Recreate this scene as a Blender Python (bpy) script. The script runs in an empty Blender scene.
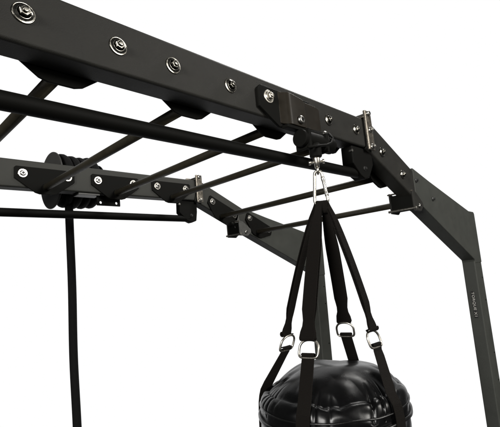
import bpy, bmesh, math, random
from mathutils import Vector, Matrix, noise
random.seed(4)
S = bpy.context.scene
C = S.collection
ZC = 1.6                      # height of the lens above the floor; heights below are given from the lens
PI = math.pi

# ------------------------------------------------------------------ materials
def mat(name, col, rough=.5, metal=0., spec=.5, bump=0., bscale=300., mottle=0., mscale=20., coat=0., kind=None, rvar=0.):
    m = bpy.data.materials.new(name); m.use_nodes = True
    nt = m.node_tree; b = nt.nodes['Principled BSDF']
    b.inputs['Base Color'].default_value = (*col, 1)
    b.inputs['Roughness'].default_value = rough
    b.inputs['Metallic'].default_value = metal
    b.inputs['Specular IOR Level'].default_value = spec
    b.inputs['Coat Weight'].default_value = coat
    tc = nt.nodes.new('ShaderNodeTexCoord')
    if mottle:
        n = nt.nodes.new('ShaderNodeTexNoise'); n.inputs['Scale'].default_value = mscale
        n.inputs['Detail'].default_value = 6; n.inputs['Roughness'].default_value = .65
        nt.links.new(tc.outputs['Object'], n.inputs['Vector'])
        r = nt.nodes.new('ShaderNodeMapRange')
        r.inputs['From Min'].default_value = .3; r.inputs['From Max'].default_value = .7
        r.inputs['To Min'].default_value = 1 - mottle; r.inputs['To Max'].default_value = 1 + mottle
        nt.links.new(n.outputs['Fac'], r.inputs['Value'])
        mx = nt.nodes.new('ShaderNodeVectorMath'); mx.operation = 'SCALE'
        mx.inputs[0].default_value = col
        nt.links.new(r.outputs['Result'], mx.inputs['Scale'])
        nt.links.new(mx.outputs['Vector'], b.inputs['Base Color'])
        if rvar:
            r2 = nt.nodes.new('ShaderNodeMapRange')
            r2.inputs['From Min'].default_value = .3; r2.inputs['From Max'].default_value = .7
            r2.inputs['To Min'].default_value = rough - rvar; r2.inputs['To Max'].default_value = rough + rvar
            nt.links.new(n.outputs['Fac'], r2.inputs['Value']); nt.links.new(r2.outputs['Result'], b.inputs['Roughness'])
    if bump:
        n = nt.nodes.new('ShaderNodeTexNoise'); n.inputs['Scale'].default_value = bscale
        n.inputs['Detail'].default_value = 3
        nt.links.new(tc.outputs['Object'], n.inputs['Vector'])
        src = n.outputs['Fac']
        if kind == 'weave':
            w = nt.nodes.new('ShaderNodeTexWave'); w.wave_type = 'BANDS'; w.bands_direction = 'Z'
            w.inputs['Scale'].default_value = 120; w.inputs['Distortion'].default_value = .6
            nt.links.new(tc.outputs['Object'], w.inputs['Vector'])
            a = nt.nodes.new('ShaderNodeMath'); a.operation = 'ADD'
            nt.links.new(w.outputs['Fac'], a.inputs[0]); nt.links.new(src, a.inputs[1]); src = a.outputs[0]
        bp = nt.nodes.new('ShaderNodeBump'); bp.inputs['Strength'].default_value = bump
        bp.inputs['Distance'].default_value = .002
        nt.links.new(src, bp.inputs['Height']); nt.links.new(bp.outputs['Normal'], b.inputs['Normal'])
    return m

M = {}
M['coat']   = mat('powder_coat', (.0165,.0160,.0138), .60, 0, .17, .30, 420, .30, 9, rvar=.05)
M['coat_far'] = mat('powder_coat_far_lit', (.030,.0305,.027), .60, 0, .18, .30, 420, .16, 9, rvar=.05)  # same coat as the near beam, far side's brighter light put into the colour
M['coat_e'] = mat('powder_coat_sleeve_lit', (.040,.042,.037), .60, 0, .2, .30, 420, .12, 9, rvar=.05)  # slightly greener coat of sleeves and posts, lightened to stand in for lamp light
M['coat_l'] = mat('pale_grey_coat', (.060,.060,.056), .5, 0, .3, .2, 420, .25, 30)  # paler mottled coat for the far saddle plates
M['rung']   = mat('rung_coat', (.034,.030,.020), .50, 0, .20, .12, 500, .15, 30, rvar=.06)
M['plate']  = mat('black_plate', (.0045,.0045,.0038), .68, 0, .06, .10, 600, .15, 25, rvar=.05)
M['bronze'] = mat('satin_black_plate', (.012,.0095,.006), .46, 0, .15, .06, 500, .15, 25, rvar=.05)
M['grip']   = mat('matte_black_bar', (.0022,.0022,.0016), .66, 0, .10, .12, 600)
M['chrome'] = mat('zinc_plated_steel', (.40,.39,.36), .30, 1, .5, .06, 200, .15, 120, rvar=.08)
M['zinc'] = mat('dark_zinc_bolt', (.26,.25,.22), .19, 1, .5, .05, 150, .25, 160, rvar=.06)
M['nickel'] = mat('nickel_steel', (.50,.475,.42), .34, 1, .5, .05, 200, .12, 90, rvar=.06)
M['clamp']  = mat('worn_zinc_plate', (.20,.18,.15), .30, .75, .5, .15, 120, .35, 60, rvar=.1)
M['socket'] = mat('dark_steel', (.012,.012,.012), .4, .6, .4)
M['painted']= mat('painted_bolt', (.022,.022,.021), .35, 0, .5)
M['strap']  = mat('black_webbing', (.0062,.0050,.0040), .85, 0, .12, .6, 500, kind='weave')
M['vinyl']  = mat('black_vinyl', (.0025,.0025,.0027), .30, 0, .26, .04, 120, .2, 24, rvar=.05)
M['piping'] = mat('vinyl_piping', (.005,.005,.005), .3, 0, .45, .1, 200)
M['rubber'] = mat('black_rope_rubber', (.007,.007,.007), .55, 0, .25, .3, 200)
M['rope'] = mat('black_rope', (.006,.006,.006), .75, 0, .15, 1.0, 260, kind='weave')
M['disc']   = mat('drum_plastic', (.028,.028,.026), .45, 0, .4, .1, 300, .1, 20)
M['label']  = mat('label_black', (.008,.008,.008), .4, 0, .4)
M['letter'] = mat('label_lettering', (.34,.33,.30), .5)
M['hole']   = mat('hole_black', (.002,.002,.002), .9, 0, .05)

# ------------------------------------------------------------------ builders
def thing(name, label, cat, loc, group=None):
    o = bpy.data.objects.new(name, None); C.objects.link(o)
    o.empty_display_size = .05
    o.location = (loc[0], loc[1], loc[2] + ZC); o['label'] = label; o['category'] = cat
    if group: o['group'] = group
    o['org'] = list(loc)
    return o
ORG = {}
def org(o):
    p = Vector((0,0,0))
    while o is not None:
        if 'org' in o: p = Vector(o['org'])
        o = o.parent
    return p
def obj(name, bm, m, parent, bevel=0., seg=2, smooth=False, label=None):
    off = org(parent)
    bmesh.ops.translate(bm, verts=bm.verts, vec=-off)
    bmesh.ops.recalc_face_normals(bm, faces=bm.faces)
    me = bpy.data.meshes.new(name); bm.to_mesh(me); bm.free()
    me.materials.append(M[m])
    o = bpy.data.objects.new(name, me); C.objects.link(o); o.parent = parent
    if smooth:
        for p in me.polygons: p.use_smooth = True
    if bevel:
        b = o.modifiers.new('bevel', 'BEVEL'); b.width = bevel; b.segments = seg; b.limit_method = 'ANGLE'; b.angle_limit = .6
        for p in me.polygons: p.use_smooth = True
        w = o.modifiers.new('wn', 'WEIGHTED_NORMAL'); w.keep_sharp = True; w.weight = 100
    if label: o['label'] = label
    return o
def V(*a): return Vector(a)
def box(bm, x0, x1, y0, y1, z0, z1):
    vs = [bm.verts.new((x, y, z)) for x in (x0, x1) for y in (y0, y1) for z in (z0, z1)]
    for f in ((0,1,3,2),(4,6,7,5),(0,4,5,1),(2,3,7,6),(0,2,6,4),(1,5,7,3)): bm.faces.new([vs[i] for i in f])
def prism_xz(bm, pts, y0, y1):
    a = [bm.verts.new((x, y0, z)) for x, z in pts]; b = [bm.verts.new((x, y1, z)) for x, z in pts]
    bm.faces.new(a); bm.faces.new(b[::-1]); n = len(pts)
    for i in range(n): bm.faces.new((a[i], b[i], b[(i+1) % n], a[(i+1) % n]))
def frame(d):
    d = Vector(d).normalized(); u = d.cross(Vector((0,0,1)))
    if u.length < .05: u = d.cross(Vector((1,0,0)))
    u.normalize(); return d, u, d.cross(u)
def cyl(bm, a, b, r, n=32, r2=None, prof=None, phase=0):
    a = Vector(a); b = Vector(b); d, u, w = frame(b - a); L = (b - a).length
    pr = prof or [(0, r), (1, r if r2 is None else r2)]
    rings = []
    for t, rr in pr:
        rings.append([bm.verts.new(a + d*L*t + (u*math.cos(2*PI*k/n+phase) + w*math.sin(2*PI*k/n+phase))*rr) for k in range(n)])
    for i in range(len(rings)-1):
        for k in range(n):
            bm.faces.new((rings[i][k], rings[i][(k+1)%n], rings[i+1][(k+1)%n], rings[i+1][k]))
    bm.faces.new(rings[0][::-1]); bm.faces.new(rings[-1])
def tube(bm, pts, r, n=12, closed=False, rf=None):
    P = [Vector(p) for p in pts]; m = len(P); rings = []
    prev = None
    for i in range(m):
        if closed: t = P[(i+1) % m] - P[i-1]
        else: t = P[min(i+1, m-1)] - P[max(i-1, 0)]
        t.normalize()
        if prev is None: _, u, _w = frame(t)
        else:
            u = prev - t*prev.dot(t); u.normalize()
        prev = u; w = t.cross(u)
        rr = rf(i/(m-1)) if rf else r
        rings.append([bm.verts.new(P[i] + (u*math.cos(2*PI*k/n) + w*math.sin(2*PI*k/n))*rr) for k in range(n)])
    for i in range(m if closed else m-1):
        A = rings[i]; B = rings[(i+1) % m]
        for k in range(n): bm.faces.new((A[k], A[(k+1)%n], B[(k+1)%n], B[k]))
    if not closed: bm.faces.new(rings[0][::-1]); bm.faces.new(rings[-1])
def ribbon(bm, pts, wd, th, widths=None):
    """flat webbing: pts path, wd width directions per point (or one)"""
    P = [Vector(p) for p in pts]; m = len(P); rows = []
    for i in range(m):
        t = (P[min(i+1, m-1)] - P[max(i-1, 0)]).normalized()
        w = Vector(wd[i] if isinstance(wd, list) else wd); w = (w - t*w.dot(t)).normalized()
        n = t.cross(w); hw = (widths[i] if isinstance(widths, list) else widths)/2
        rows.append([bm.verts.new(P[i] + w*s*hw*q + n*h*th/2) for (s, h, q) in ((-1,-.4,1),(-.93,-1,1),(.93,-1,1),(1,-.4,1),(1,.4,1),(.93,1,1),(-.93,1,1),(-1,.4,1))])
    for i in range(m-1):
        for k in range(8): bm.faces.new((rows[i][k], rows[i][(k+1)%8], rows[i+1][(k+1)%8], rows[i+1][k]))
    bm.faces.new(rows[0][::-1]); bm.faces.new(rows[-1])

def bolt(parent, p, d, wr=.023, style='hex', m='chrome', scale=1.):
    """washer with a nut or button head, on surface point p facing direction d"""
    p = Vector(p); d = Vector(d).normalized(); s = scale; ph = random.random()*2
    if m == 'painted':
        b = bmesh.new(); cyl(b, p, p+d*.006*s, .013*s, 28, prof=[(0,.013*s),(.6,.013*s),(1,.010*s)])
        cyl(b, p+d*.004*s, p+d*.013*s, .008*s, 6, phase=ph)
        return obj('bolt', b, 'painted', parent, smooth=False)
    b = bmesh.new()
    if style == 'hex' and m == 'zinc':
        cyl(b, p - d*.001, p + d*.0065*s, wr*s, 44, prof=[(0,wr*s),(.50,wr*s),(.64,wr*.955*s),(.55,wr*.88*s),(.72,wr*.74*s),(1,wr*.62*s)])
    else:
        cyl(b, p - d*.001, p + d*.0035*s, wr*s, 40, prof=[(0,wr*s),(.7,wr*s),(1,wr*.93*s)])
    if style == 'hex':
        cyl(b, p+d*.003*s, p+d*.0065*s, .0155*s, 30, prof=[(0,.0165*s),(1,.0145*s)])
        cyl(b, p+d*.006*s, p+d*.0150*s, .0125*s, 6, prof=[(0,.0125*s),(.8,.0125*s),(1,.0108*s)], phase=ph)
        cyl(b, p+d*.014*s, p+d*.0195*s, .0065*s, 16, prof=[(0,.0065*s),(.8,.0065*s),(1,.0045*s)])
    else:
        cyl(b, p+d*.003*s, p+d*.0115*s, .015*s, 30, prof=[(0,.0155*s),(.4,.0148*s),(.8,.0120*s),(1,.0092*s)])
    o = obj('bolt', b, m, parent, bevel=.0006, seg=1)
    if style != 'hex':
        b = bmesh.new(); cyl(b, p+d*.0100*s, p+d*.0121*s, .0078*s, 6, phase=ph)
        obj('hex_socket', b, 'socket', o) if False else obj('bolt_socket', b, 'socket', parent)
    return o

# ------------------------------------------------------------------ the monkey bar rig
YN, YF, W, ZB, H = .838, 2.061, .076, .500, .136
TH = math.radians(24.3)
rig = thing('monkey_bar_rig', 'dark grey powder-coated steel monkey bar rig with bolted rungs and sloping ends', 'monkey bars', (1.1, 1.49, -ZC))
XL = -.72
SLB = lambda x: .46 - .4515*(x - 1.73)      # underside line of the slope
SLT = lambda x: .605 - .4515*(x - 1.764)    # top line of the slope
LEAN = .05
def beam_side(y0, out, near):
    """one side frame: y0 lower y of the tube, out = -1 when the outside faces -y"""
    y1 = y0 + W; c = 'coat' if near else 'coat_far'  # far beams take the lit copy of the coat
    xb = 1.642; xt = 1.696
    b = bmesh.new(); prism_xz(b, [(XL, ZB), (xb, ZB), (xt, ZB+H), (XL, ZB+H)], y0, y1)
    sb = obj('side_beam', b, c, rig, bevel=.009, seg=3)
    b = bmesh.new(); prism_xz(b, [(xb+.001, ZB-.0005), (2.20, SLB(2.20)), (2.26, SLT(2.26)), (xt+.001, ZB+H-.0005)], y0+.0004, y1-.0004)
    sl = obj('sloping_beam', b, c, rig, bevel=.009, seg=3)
    # elbow sleeve widening towards the post
    b = bmesh.new()
    prism_xz(b, [(2.094, SLB(2.094)-.003), (2.858, SLB(2.858)-.003+.010), (2.862, -.064), (2.986, -.064), (3.005, .255), (2.992, .268), (2.90, .270), (2.30, .412), (2.104, .463)], y0-.0025, y1+.0025)
    el = obj('elbow_sleeve', b, 'coat_e', rig, bevel=.005, seg=3)
    # post
    b = bmesh.new()
    zb = -ZC
    def px(x, z): return x + LEAN*(z + .05)
    prism_xz(b, [(px(2.852,-.05), -.05), (px(2.852, zb), zb+.012), (px(2.985, zb), zb+.012), (px(2.985,-.05), -.05)], y0, y1)
    po = obj('post', b, 'coat_e', rig, bevel=.007, seg=3)
    b = bmesh.new(); box(b, px(2.78,zb), px(3.06,zb), y0-.06, y1+.06, zb, zb+.012)
    obj('foot_plate', b, 'plate', po, bevel=.002)
    # punched adjustment holes on the face that looks at the lens and on the inner face
    for z in (.10-.16, -.16, -.30, -.62, -.78, -1.1):
        yy = y0 if near else y0
        b = bmesh.new(); cyl(b, (px(2.955, z), yy-.0008, z), (px(2.955, z), yy+.004, z), .0055, 16)
        obj('hole', b, 'hole', po)
    # the opposite end, outside the picture
    b = bmesh.new(); box(b, XL-.133, XL-.001, y0, y1, -ZC+.012, ZB+H)
    p2 = obj('post', b, c, rig, bevel=.007, seg=3)
    b = bmesh.new(); box(b, XL-.21, XL+.07, y0-.06, y1+.06, -ZC, -ZC+.012)
    obj('foot_plate', b, 'plate', p2, bevel=.002)
    return sb, sl, el, po
near = beam_side(YN, -1, True)
far = beam_side(YF, 1, False)

# long low bars under the two beams with their hanging brackets and clamps
for y0, isnear in ((YN, True), (YF, False)):
    yc = y0 + W/2; zb = .387
    b = bmesh.new(); cyl(b, (-.40, yc, zb), (1.60 if isnear else 1.615, yc, zb), .0205, 40)
    lb = obj('long_bar', b, 'grip', rig, smooth=False, bevel=.002)
    for p in lb.data.polygons: p.use_smooth = True
    for x0, hw in (((1.536, .027),) if isnear else ((1.535, .020),)):
        b = bmesh.new()
        pts = [(x0, .498), (x0-.004, .42), (x0+.050, .372), (x0+.085, .358), (x0+.125, .372), (x0+(.170 if isnear else .135), .43), (x0+(.172 if isnear else .137), .498)]
        prism_xz(b, pts, yc-hw, yc+hw)
        br = obj('bar_bracket', b, 'grip', rig, bevel=.005, seg=3)
        for sgn in (-1, 1):
            bolt(br, (x0+.085, yc+sgn*hw, .405), (0, sgn, 0), .012, 'button', 'painted', .8)
        b = bmesh.new(); cyl(b, (x0-.003, yc-hw-.003, .474), (x0-.003, yc-hw+.012, .474), .0065, 14)
        obj('pin', b, 'chrome', br, smooth=False)
        # clamp straps round the beam
        xa, xb_ = (1.638, 1.690) if isnear else (1.652, 1.700)
        for yy, sg in ((y0-.0125, -1), (y0+W+.0125, 1)):
            b = bmesh.new(); box(b, xa, xb_, yy-.006, yy+.006, .487, .668)
            cl = obj('clamp_plate', b, 'clamp', rig, bevel=.004, seg=3)
            for zz in (.655, .578, .502):
                bolt(cl, ((xa+xb_)/2, yy+sg*.006, zz), (0, sg, 0), .015, 'hex' if zz != .655 else 'button', 'chrome', .85)
        b = bmesh.new(); cyl(b, ((xa+xb_)/2, y0-.02, .655), ((xa+xb_)/2, y0+W+.02, .655), .007, 16)
        obj('clamp_rod', b, 'chrome', rig)
        b = bmesh.new(); box(b, xa+.004, xb_-.004, y0-.0066, y0+W+.0066, .6375, .6445)
        obj('clamp_bridge', b, 'clamp', rig, bevel=.002)

# rungs: round bar, a V-shaped plate inside each beam, two bolts through each beam
DX = .3665
def rung(xc, zc, ang, sleeve):
    ca, sa = math.cos(ang), math.sin(ang)
    def L(u, v): return (xc + u*ca + v*sa, zc - u*sa + v*ca)      # u along the beam, v upwards from the rung
    th = .008
    b = bmesh.new(); cyl(b, (xc, YN+W+th*.5, zc), (xc, YF-th*.5, zc), .0165, 32)
    r = obj('rung', b, 'rung', rig)
    for p in r.data.polygons: p.use_smooth = len(p.vertices) == 4
    shape = [(-.132,.094),(.132,.094),(.139,.087),(.139,.035),(.050,-.030),(.030,-.036),(-.030,-.036),(-.050,-.030),(-.139,.035),(-.139,.087)]
    ex = .003 if sleeve else 0
    for ya, yb in ((YN+W+ex+.0005, YN+W+ex+th), (YF-ex-th, YF-ex-.0005)):
        b = bmesh.new(); prism_xz(b, [L(u, v) for u, v in shape], ya, yb)
        obj('mounting_plate', b, 'plate', r, bevel=.0022, seg=2)
    # weld collars
    for ya, yb in ((YN+W+ex+th-.001, YN+W+ex+th+.006), (YF-ex-th-.006, YF-ex-th+.001)):
        b = bmesh.new(); cyl(b, (xc, ya, zc), (xc, yb, zc), .0195, 28)
        obj('weld_collar', b, 'plate', r, bevel=.002)
    for u in (-.104, .104):
        x, z = L(u, .060)
        m_ = 'painted' if sleeve else 'zinc'
        bolt(r, (x, YN-ex, z), (0,-1,0), .0235, 'hex', m_, .98)
        bolt(r, (x, YF-ex-th, z), (0,-1,0), .0235, 'button', 'chrome', .92)
        bolt(r, (x, YN+W+ex+th, z), (0,1,0), .0235, 'button', 'chrome', .95)
        bolt(r, (x, YF+W+ex, z), (0,1,0), .0235, 'hex', 'chrome', .95)
    return r
for k in (-1, 0, 1, 2, 3, 4): rung(k*DX, .508, 0, False)
rung(1.855, .402, TH, False)
rung(2.192, .300, TH, True)

# pinned saddles under the slope
for y0, s, dx in ((YN, 1, 0), (YF, -1, -.075)):
    dz = -dx*.40
    ya, yb = (y0-.004, y0+W+.046) if s == 1 else (y0-.046, y0+W+.004)
    b = bmesh.new()
    box(b, 2.048+dx, 2.056+dx, ya+.006, yb-.006, .240+dz, .330+dz)
    sd = obj('pin_saddle', b, 'plate', rig, bevel=.002)
    if s == -1:   # strap plate that runs up the inner face of the far slope
        b = bmesh.new(); prism_xz(b, [(1.985, .452), (2.012, .440), (2.034, .285), (1.985, .270), (1.972, .330)], y0-.008, y0-.0005)
        obj('saddle_strap', b, 'coat_l', sd, bevel=.002)
    for yy in (ya, yb-.006):
        b = bmesh.new(); prism_xz(b, [(x+dx, z+dz) for x, z in [(2.046, .238), (2.046, .345), (2.085, .335), (2.155, .285), (2.160, .262), (2.125, .236)]], yy-.003, yy+.006)
        obj('saddle_cheek', b, 'coat' if s == 1 else 'coat_l', sd, bevel=.0025)
    b = bmesh.new(); cyl(b, (2.050+dx, ya-.012, .250+dz), (2.050+dx, yb+.012, .250+dz), .0065, 16)
    obj('saddle_pin', b, 'nickel', sd, bevel=.001)
    b = bmesh.new(); cyl(b, (2.046+dx, ya-.003, .338+dz), (2.046+dx, yb+.004, .338+dz), .004, 12)
    obj('saddle_pin', b, 'clamp', sd)
    bolt(sd, (2.105+dx, ya-.003, .262+dz), (0,-1,0), .010, 'button', 'chrome', .8)

# small two-hole tab under the far beam
def holed(bm, cx, cz, hx, hz, r, y0, y1, n=32):
    sets = []
    for y in (y0, y1):
        inn, out = [], []
        for k in range(n):
            a = 2*PI*(k+.5)/n; c_, s_ = math.cos(a), math.sin(a)
            inn.append(bm.verts.new((cx+r*c_, y, cz+r*s_)))
            q = min(hx/max(abs(c_),1e-6), hz/max(abs(s_),1e-6)); out.append(bm.verts.new((cx+q*c_, y, cz+q*s_)))
        sets.append((inn, out))
    for k in range(n):
        l = (k+1) % n
        for inn, out in sets: bm.faces.new((inn[k], inn[l], out[l], out[k]))
        bm.faces.new((sets[0][0][k], sets[0][0][l], sets[1][0][l], sets[1][0][k]))
        bm.faces.new((sets[0][1][k], sets[0][1][l], sets[1][1][l], sets[1][1][k]))
b = bmesh.new()
holed(b, 1.027, .459, .022, .017, .0075, YF+.034, YF+.040)
holed(b, 1.118, .459, .022, .017, .0075, YF+.034, YF+.040)
box(b, 1.0492, 1.0958, YF+.0341, YF+.0399, .4421, .4759)
box(b, 1.0052, 1.1398, YF+.0341, YF+.0399, .4762, .4990)
tab = obj('drilled_tab', b, 'grip', rig)

# name plate on the near post, lettering reading downwards
LX = 2.832
lb0 = bmesh.new(); zt, zb_ = -.236, -.398
def LXz(z): return 2.852 + LEAN*(z+.05)
# built upright at x = 0, then leaned with the post
def leaned(bm, pre):
    for v in bm.verts: v.co.x += LXz(v.co.z)
box(lb0, -.0035, .001, .866, .888, zb_, zt); leaned(lb0, 0)
lbl = obj('name_plate', lb0, 'label', near[3], bevel=.001, label='small black name plate lettered TORQUE X1 on the post')
cu = bpy.data.curves.new('txt', 'FONT'); cu.body = 'TORQUE X1'; cu.size = .0205; cu.extrude = .0004
cu.align_x = 'CENTER'; cu.align_y = 'CENTER'; cu.space_character = 1.10; cu.offset = .0004
to = bpy.data.objects.new('txt', cu); C.objects.link(to)
bpy.context.view_layer.update()
dg = bpy.context.evaluated_depsgraph_get()
me = bpy.data.meshes.new_from_object(to.evaluated_get(dg))
bpy.data.objects.remove(to)
bm = bmesh.new(); bm.from_mesh(me)
xmax = max(v.co.x for v in bm.verts); k = .072/xmax
# text x runs down (-z), text y runs to screen right (-y); faces -x
for v in bm.verts:
    tx, ty, tz = v.co
    z = (zt+zb_)/2 - tx*k
    v.co = Vector((LXz(z) - .0039 - tz, .877 - ty, z))
obj('lettering', bm, 'letter', lbl)

# ------------------------------------------------------------------ bag hanger bolted outside the near beam
HX, HY = 1.160, .780
hg = thing('bag_hanger', 'black steel swivel bracket bolted outside the near beam above the carabiner', 'bracket', (1.10, YN, .47))
b = bmesh.new()
prism_xz(b, [(.962,.604),(.948,.590),(.948,.528),(1.040,.474),(1.225,.472),(1.225,.604)], YN-.0125, YN-.0005)
bk = obj('back_plate', b, 'plate', hg, bevel=.003)
bolt(hg, (.996, YN-.0125, .568), (0,-1,0), .022, 'hex', 'nickel', 1.05)
# flared front plate, bent out from the back plate
def plate_path(bm, prof, zlo, zhi, th):
    """prof: list of (x, y, zlo, zhi) forming a bent vertical sheet"""
    A = []
    for i, (x, y, z0, z1) in enumerate(prof):
        p0 = Vector((prof[max(i-1,0)][0], prof[max(i-1,0)][1], 0)); p1 = Vector((prof[min(i+1,len(prof)-1)][0], prof[min(i+1,len(prof)-1)][1], 0))
        t = (p1-p0).normalized(); n = Vector((t.y, -t.x, 0))*th
        A.append([bm.verts.new((x, y, z0)), bm.verts.new((x, y, z1)), bm.verts.new((x-n.x, y-n.y, z1)), bm.verts.new((x-n.x, y-n.y, z0))])
    for i in range(len(A)-1):
        for k in range(4): bm.faces.new((A[i][k], A[i][(k+1)%4], A[i+1][(k+1)%4], A[i+1][k]))
    bm.faces.new(A[0][::-1]); bm.faces.new(A[-1])
b = bmesh.new()
plate_path(b, [(1.044,.8245,.488,.599),(1.054,.818,.485,.597),(1.062,.808,.483,.5955),(1.070,.800,.482,.594),(1.079,.7968,.481,.592),(1.120,.796,.480,.586),(1.136,.796,.480,.584),(1.1465,.796,.482,.581),(1.151,.796,.486,.574)], 0, 0, .005)
fa = obj('front_plate', b, 'bronze', hg, bevel=.002)
bolt(hg, (1.117, .796, .503), (0,-1,0), .0125, 'button', 'chrome', 1.0)
b = bmesh.new()
plate_path(b, [(1.140,.8125,.488,.588),(1.20,.812,.490,.586),(1.245,.812,.492,.584),(1.258,.8122,.494,.580),(1.264,.8125,.498,.572)], 0, 0, .005)
obj('front_plate', b, 'bronze', hg, bevel=.0012)
b = bmesh.new(); box(b, 1.050, 1.262, .800, .826, .468, .480)
obj('lower_flange', b, 'plate', hg, bevel=.002)
bolt(hg, (1.270, .806, .478), (.1,-1,0), .0145, 'button', 'chrome', 1.05)
# pivot tube and hanging yoke
b = bmesh.new(); cyl(b, (1.105, .800, .438), (1.290, .800, .438), .030, 36)
obj('pivot_tube', b, 'plate', hg, bevel=.003)
for x in (1.122, 1.225):
    b = bmesh.new(); prism_xz(b, [(x, .470), (x+.014, .470), (x+.014, .400), (x, .400)], .770, .832)
    obj('pivot_cheek', b, 'plate', hg, bevel=.003)
b = bmesh.new(); tube(b, [(1.266,.785,.478),(1.262,.768,.455),(1.240,.762,.432),(1.205,.760,.418),(1.160,.758,.408),(1.090,.758,.392)], .0045, 10)
obj('spring_wire', b, 'plate', hg, smooth=True)
b = bmesh.new(); cyl(b, (HX, HY, .372), (HX, HY, .418), .021, 32, prof=[(0,.019),(.1,.021),(.9,.021),(1,.019)])
obj('swivel_collar', b, 'plate', hg, bevel=.0015)

# camera vectors used to face flat hardware sensibly
fv = Vector((HX, HY, 0)).normalized(); rt = Vector((fv.y, -fv.x, 0))
b = bmesh.new()
cyl(b, (HX, HY, .376), (HX, HY, .335), .009, 20, prof=[(0,.010),(.25,.013),(.5,.009),(1,.008)])
o1 = V(HX,HY,.356)
cyl(b, o1-rt*.026, o1+rt*.026, .0042, 14)
cyl(b, o1-rt*.027, o1-rt*.020, .0078, 6); cyl(b, o1+rt*.020, o1+rt*.027, .0078, 6)
oc = V(HX, HY, .326)
tube(b, [oc + (fv*math.cos(a)+V(0,0,1)*math.sin(a))*.0115 for a in [2*PI*i/20 for i in range(20)]], .0042, 10, closed=True)
sw = obj('swivel_eye', b, 'nickel', hg, smooth=True)

# ------------------------------------------------------------------ carabiner
cb = thing('carabiner', 'silver pear-shaped snap carabiner hanging from the swivel eye and holding the straps', 'carabiner', (HX, HY, .325))
b = bmesh.new()
top = V(HX, HY, .3165); Lc = .118
pts = []
def cpt(u, v): return top + (rt*u) - V(0,0,1)*v + fv*(.002)
# narrow bow at the top, straight legs, wide bow at the bottom
for i in range(13):
    a = PI*i/12; pts.append(cpt(-.0120*math.cos(a), -.0110*math.sin(a)+.003))
for i in range(1, 8): pts.append(cpt(.0120+(.0220-.0120)*i/8, .003+.088*i/8))
for i in range(17):
    a = PI*i/16; pts.append(cpt(.0220*math.cos(a), .091+.0220*math.sin(a)))
for i in range(1, 8): pts.append(cpt(-.0220+(.0220-.0120)*i/8, .091-.088*i/8))
tube(b, pts, .0052, 16, closed=True)
obj('body', b, 'nickel', cb, smooth=True)
b = bmesh.new(); g0 = cpt(.0131,.012); g1 = cpt(.0209,.082)
cyl(b, g0, g1, .0056, 18, prof=[(0,.0054),(.05,.0066),(.2,.0066),(.24,.0057),(.8,.0057),(.84,.0066),(.97,.0066),(1,.0054)])
obj('gate', b, 'chrome', cb, smooth=True)
for q in (g0, g1):
    b = bmesh.new(); cyl(b, q-fv*.0065, q+fv*.0065, .0026, 12); obj('rivet', b, 'chrome', cb)

# ------------------------------------------------------------------ heavy bag with four straps
bag = thing('punching_bag', 'large glossy black vinyl punching bag hanging on four webbing straps', 'punching bag', (HX-rt.x*.04, HY-rt.y*.04, -1.45))
ZR = -.377; RB = .229; ZBOT = -1.45
lean = lambda z: -rt*(.030*(.30 - z)/.53)
def bag_c(z): return V(HX, HY, 0) + lean(z)
th0 = math.radians(-24); dth = math.radians(80)
lows = [math.radians(q) for q in (-20, -104, 50, 156)]
angs = [th0, th0-dth, th0-dth+PI, th0+PI]       # front left, far left, right, back
def bdir(t): return -fv*math.cos(t) + rt*math.sin(t)
NA = 420
prof = []
def smooth(a, b_, x):
    t = max(0, min(1, (x-a)/(b_-a))); return t*t*(3-2*t)
for i in range(46): # dome from centre to shoulder
    t = i/45; prof.append((RB*.87*t, ZR+.066 - .056*t**4.4))
for i in range(1, 26): # shoulder
    a = PI/2*i/25; prof.append((RB*.87 + RB*.13*math.sin(a), ZR+.010 - .050*(1-math.cos(a))))
z0 = prof[-1][1]
for i in range(1, 70):
    prof.append((RB, z0 - i*.0045))
z1 = prof[-1][1]
for i in range(1, 14): prof.append((RB, z1 + (ZBOT+.03-z1)*i/13))
for i in range(1, 9):
    a = PI/2*i/8; prof.append((RB*(1-.15*(1-math.cos(a))), ZBOT+.03-.03*math.sin(a)))
prof.append((0.001, ZBOT))
b = bmesh.new(); rings = []
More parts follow.
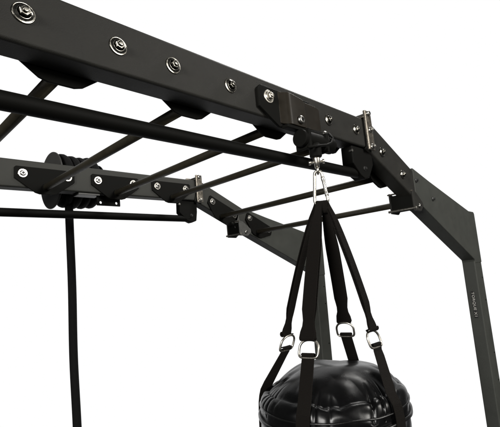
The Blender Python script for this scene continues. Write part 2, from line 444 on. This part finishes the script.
for j, (r, z) in enumerate(prof):
    row = []
    for k in range(NA):
        a = 2*PI*k/NA
        d = bdir(a)
        tt = r/RB
        rr = r; zz = z
        wgt = smooth(.35, .95, tt) * (1 if z > z0-.02 else max(0, 1-(z0-z)/.22))
        # irregular pleats gathered over the shoulder
        wgt = smooth(.66, .97, tt + .08*noise.noise(V(d.x*3, d.y*3, 11))) * (1 if z > z0-.02 else max(0, 1-(z0-z)/.10))
        n1 = noise.noise(V(math.cos(a)*1.6, math.sin(a)*1.6, 4.0 + tt*.5))
        f = math.sin(a*11 + 9*n1 + tt*3.2)
        amp = max(0, .25 + 1.5*noise.noise(V(math.cos(a)*1.9+5, math.sin(a)*1.9, 2)))
        crease = (1-abs(f))**2.6
        if z >= z0-.001:
            zz -= .015*crease*amp*wgt
            rr -= .004*crease*amp*wgt
        if z > z0:   # broad slack of the lid
            zz += .017*(1-smooth(.70,1,tt))*noise.noise(V(d.x*tt*1.7+1.3, d.y*tt*1.7, 7.4))
            q = noise.noise(V(d.x*tt*2.6+9, d.y*tt*2.6, 3))
            zz -= .009*smooth(.35,.75,tt)*(1-smooth(.9,1,tt))*max(0, .35-abs(q))/.35*(.6+noise.noise(V(d.x*1.2, d.y*1.2, 21)))
        if z < ZR+.012 and tt > .9:
            # horizontal strain folds of the skin
            q = noise.noise(V(d.x*2.2, d.y*2.2, z*26 + 2.4*noise.noise(V(d.x*1.5, d.y*1.5, 9))))
            q2 = noise.noise(V(d.x*5+3, d.y*5, z*70))
            rr += (.0040*q + .0008*q2) * smooth(0, .02, ZR+.012-z)
            # slanting creases near strap attachment
            rr += .0035*math.sin((z*95 + a*9))*max(0, noise.noise(V(d.x*2, d.y*2, z*6+5)))
        row.append(b.verts.new(bag_c(z) + d*rr + V(0,0,zz)))
    rings.append(row)
for j in range(len(rings)-1):
    for k in range(NA):
        b.faces.new((rings[j][k], rings[j][(k+1)%NA], rings[j+1][(k+1)%NA], rings[j+1][k]))
b.faces.new(rings[0])
b.faces.new(rings[-1][::-1])
body = obj('bag_body', b, 'vinyl', bag, smooth=True)
# seam bands round the shoulder
def band(zc, r, w, nm='seam_piping', m='piping', th=.003, wob=.0015):
    b = bmesh.new(); A = []
    for k in range(200):
        a = 2*PI*k/200; d = bdir(a); wz = wob*math.sin(a*5+zc*90) + wob*noise.noise(V(d.x*3, d.y*3, zc*10))*3
        c = bag_c(zc)
        A.append([b.verts.new(c + d*(r+q*th) + V(0,0,zc+wz+h*w/2)) for q, h in ((0,-1),(1,-.8),(1,.8),(0,1),(-2,1),(-2,-1))])
    for k in range(200):
        for i in range(6): b.faces.new((A[k][i], A[k][(i+1)%6], A[(k+1)%200][(i+1)%6], A[(k+1)%200][i]))
    return obj(nm, b, m, body, smooth=True)
band(ZR-.062, RB+.0045, .010); band(ZR-.030, RB-.0005, .005)

# straps
apex = V(HX, HY, .216)
ringz = -.232; RR = .142
def ringpos(i): 
    return V(HX,HY,ringz) + lean(ringz) + bdir(angs[i])*RR
for i in range(4):
    d = bdir(angs[i]); dl = bdir(lows[i]); side = V(-d.y, d.x, 0)*1.0
    rp = ringpos(i)
    if i == 1: rp = rp + V(0,0,-.006)
    if i == 3: rp = rp + V(0,0,.010)
    ax = (rp - apex).normalized()
    fac = 1
    w0 = .046
    # upper strap: two layers joined at the ring, gathered on the carabiner
    start = apex + d*.005 + rt*(.008*(rt.dot(d))) + V(0,0,.004 - .002*i)
    end = rp + V(0,0,.027) - ax*.004
    P_ = []; ws = []; wd = []
    n = 26
    gath = (rt*.7 + side*(.3 if side.dot(rt) > 0 else -.3)).normalized()
    sd_ = side if side.dot(rt) > 0 else -side
    if i in (1, 2): sd_ = (sd_*.75 + rt*.38).normalized()
    sl_ = V(-dl.y, dl.x, 0); sl_ = sl_ if sl_.dot(sd_) > 0 else -sl_
    for j in range(n+1):
        t = j/n
        p = start.lerp(end, t) + d*.006*math.sin(PI*t) 
        P_.append(p)
        wg = w0*(.44 + .56*smooth(0, .42, t)); wg *= (.66 if i in (1,2) else 1)
        if t > .84: wg = w0*((.72 if i in (1,2) else 1) - .20*smooth(.78, .91, t) + .40*smooth(.90, .99, t))
        ws.append(wg); wd.append((gath.lerp(sd_, smooth(0,.4,t))).normalized())
    b = bmesh.new(); ribbon(b, P_, wd, .0035, ws)
    # second layer, stitched short of the ring
    off = d*.0045
    ribbon(b, [p + off*smooth(0,.15,j/n)*(1-smooth(.8,.9,j/n)) + off*.9 for j, p in enumerate(P_)], wd, .0030, [x*.985 for x in ws])
    d_ = sd_.cross(ax).normalized(); d_ = d_ if d_.dot(d) > 0 else -d_
    # loop round the bar of the ring
    u = sd_.copy()
    lp = [end + ax*.000 + (-ax*math.cos(a)*.0 + d_*math.cos(a)*.0075 + (-ax)*(-math.sin(a))*.0075) for a in [-.35+(PI+.7)*q/10 for q in range(11)]]
    ribbon(b, lp, u, .003, w0*1.08)
    st = obj('hanging_strap', b, 'strap', bag)
    # D ring
    b = bmesh.new(); Rw, Rh = .0315, .0255
    rp_c = rp
    pts = []
    nrm = d
    upv = -ax
    for q in range(48):
        a = 2*PI*q/48; cx_, cz_ = math.cos(a), math.sin(a)
        # squarer than an ellipse at the bottom
        e = .80 if cz_ > 0 else .42
        x = Rw*math.copysign(abs(cx_)**e, cx_); z = Rh*math.copysign(abs(cz_)**(.95 if cz_ > 0 else .42), cz_)
        pts.append(rp_c + sd_*x + upv*z)
    tube(b, pts, .0036, 12, closed=True)
    obj('d_ring', b, 'nickel', bag, smooth=True)
    # lower strap: from the ring over the shoulder and down the skin
    low0 = rp_c - upv*.022
    if i == 1: sl_ = (sl_*.6 + rt*.6).normalized()
    P_ = []; ws = []
    R1 = RB + .006
    sh = bag_c(ZR) + dl*(RB*.94) + V(0,0,ZR+.012)
    P_.append(low0 + d*.004 + upv*.004)
    P_.append(low0 - upv*.006)
    for j in range(1, 9): P_.append((low0-upv*.006).lerp(sh, j/8.))
    ld = [sd_, sd_] + [sd_.lerp(sl_, j/8.).normalized() for j in range(1, 9)] + [sl_]*8
    for z, r in ((ZR-.012, RB*.985+.004), (ZR-.030, R1-.001), (ZR-.05, R1+.002), (ZR-.075, R1+.003), (ZR-.11, R1+.003), (ZR-.16, R1+.003), (ZR-.24, R1+.004), (ZR-.34, R1+.004)):
        P_.append(bag_c(z) + dl*r + V(0,0,z))
    b = bmesh.new(); ribbon(b, P_, ld, .0035, w0*.88)
    lp = [low0 + upv*.004 + d_*math.cos(a)*.006 + upv*math.sin(a)*.005 for a in [-.5+(PI+1.0)*q/10 for q in range(11)]]
    ribbon(b, lp, sd_, .003, w0*.90)
    obj('bag_strap', b, 'strap', bag)

b = bmesh.new()
for q in range(4):
    c0 = apex + rt*(-.0125 + .0085*q) + V(0,0,-.006)
    lp = [c0 + fv*(math.cos(a)*.010) + V(0,0,1)*(math.sin(a)*.0095 if math.sin(a) > 0 else math.sin(a)*.030) + rt*.002*math.sin(a*2+q) for a in [2*PI*k/24 for k in range(25)]]
    ribbon(b, lp, rt, .004, .0125)
obj('strap_loop', b, 'strap', bag)

# ------------------------------------------------------------------ rope drum behind the far beam
YD, ZD = 2.285, .606
dr = thing('rope_trainer', 'black rope pulling drum mounted behind the far beam with rope wound in coils', 'rope drum', (.96, YD, .45))
b = bmesh.new(); cyl(b, (.838, YD, ZD), (.850, YD, ZD), .156, 96, prof=[(0,.150),(.25,.156),(.75,.156),(1,.150)])
obj('flange', b, 'disc', dr, bevel=.001)
b = bmesh.new(); cyl(b, (.828, YD, ZD), (.840, YD, ZD), .030, 32)
obj('hub', b, 'plate', dr, bevel=.002)
b = bmesh.new(); cyl(b, (.845, YD, ZD), (1.100, YD, ZD), .098, 48)
obj('drum', b, 'rubber', dr, bevel=.002)
b = bmesh.new(); cyl(b, (1.092, YD, ZD), (1.100, YD, ZD), .112, 64)
obj('flange', b, 'rubber', dr, bevel=.002)
b = bmesh.new()
turns = 4.0; n = 420; pts = []
for i in range(n+1):
    t = i/n; a = 2*PI*turns*t + .4
    x = .874 + .198*t
    r = .120 + .004*math.sin(t*19) 
    pts.append((x, YD + r*math.cos(a), ZD + r*math.sin(a)))
tube(b, pts, .0275, 14)
obj('wound_rope', b, 'rope', dr, smooth=True)
b = bmesh.new(); box(b, .895, 1.010, YF+.006, YF+W-.004, .4885, .4985)
obj('drum_bracket', b, 'disc', dr, bevel=.0015)
for x in (.832, 1.108):
    b = bmesh.new(); box(b, x-.004, x+.004, YF+W+.0035, YD+.02, ZD-.028, ZD+.020)
    obj('drum_arm', b, 'plate', dr, bevel=.002)
# hanging rope
b = bmesh.new(); ZT = .50
pts = [(.925, YD-.02, ZT-.02)]
for i in range(1, 61):
    z = ZT - .02 - i*.033
    pts.append((.925 + .002*math.sin(i*.2) + .006*(i/60), YD - .02 + .003*math.sin(i*.31), z))
tube(b, pts, .0215, 18)
rp_ = obj('hanging_rope', b, 'rope', dr, smooth=True)

# ------------------------------------------------------------------ studio world: white surround ahead, dim room elsewhere
w = bpy.data.worlds.new('World'); S.world = w; w.use_nodes = True
nt = w.node_tree; bg = nt.nodes['Background']
tc = nt.nodes.new('ShaderNodeTexCoord')
dp = nt.nodes.new('ShaderNodeVectorMath'); dp.operation = 'DOT_PRODUCT'
dp.inputs[1].default_value = (.7125, .6866, .1447)
nt.links.new(tc.outputs['Generated'], dp.inputs[0])
mr = nt.nodes.new('ShaderNodeMapRange'); mr.interpolation_type = 'SMOOTHSTEP'
mr.inputs['From Min'].default_value = .61; mr.inputs['From Max'].default_value = .73
mr.inputs['To Min'].default_value = .045; mr.inputs['To Max'].default_value = 1.0
nt.links.new(dp.outputs['Value'], mr.inputs['Value'])
nt.links.new(mr.outputs['Result'], bg.inputs['Strength'])
bg.inputs['Color'].default_value = (1,1,1,1)

# ------------------------------------------------------------------ lamps
def area(name, loc, target, size, power, col=(1,1,1), sy=None):
    l = bpy.data.lights.new(name, 'AREA'); l.energy = power; l.color = col; l.size = size
    if sy: l.shape = 'RECTANGLE'; l.size_y = sy
    o = bpy.data.objects.new(name, l); C.objects.link(o)
    o.location = (loc[0], loc[1], loc[2]+ZC)
    o.rotation_euler = (Vector(target) - Vector(loc)).to_track_quat('-Z', 'Y').to_euler()
    return o
area('key_lamp', (3.0, -5.6, 2.5), (1.8, 1.4, .2), 2.6, 500, (1, .97, .92))
area('side_lamp', (-5.2, -1.2, 1.2), (1.8, 1.4, .0), 2.0, 560, (1, .98, .95))
area('overhead_lamp', (2.55, .95, 2.3), (1.16, .78, -.35), 0.85, 42, (1, .98, .95))

# ------------------------------------------------------------------ camera
cam = bpy.data.cameras.new('camera'); co = bpy.data.objects.new('camera', cam); C.objects.link(co)
Rm = [[0.700644, 0.037385, 0.712531], [-0.707209, 0.168825, 0.686552], [-0.094626, -0.984937, 0.144725]]
m = Matrix(((Rm[0][0], -Rm[0][1], -Rm[0][2], 0), (Rm[1][0], -Rm[1][1], -Rm[1][2], 0), (Rm[2][0], -Rm[2][1], -Rm[2][2], ZC), (0,0,0,1)))
co.matrix_world = m
cam.sensor_width = 36; cam.lens = 414.04/500*36; cam.clip_start = .02; cam.clip_end = 200
S.camera = co
S.view_settings.view_transform = 'Standard'; S.view_settings.look = 'None'; S.view_settings.exposure = 0; S.view_settings.gamma = 1
for o in list(bpy.data.objects):
    if 'org' in o: del o['org']
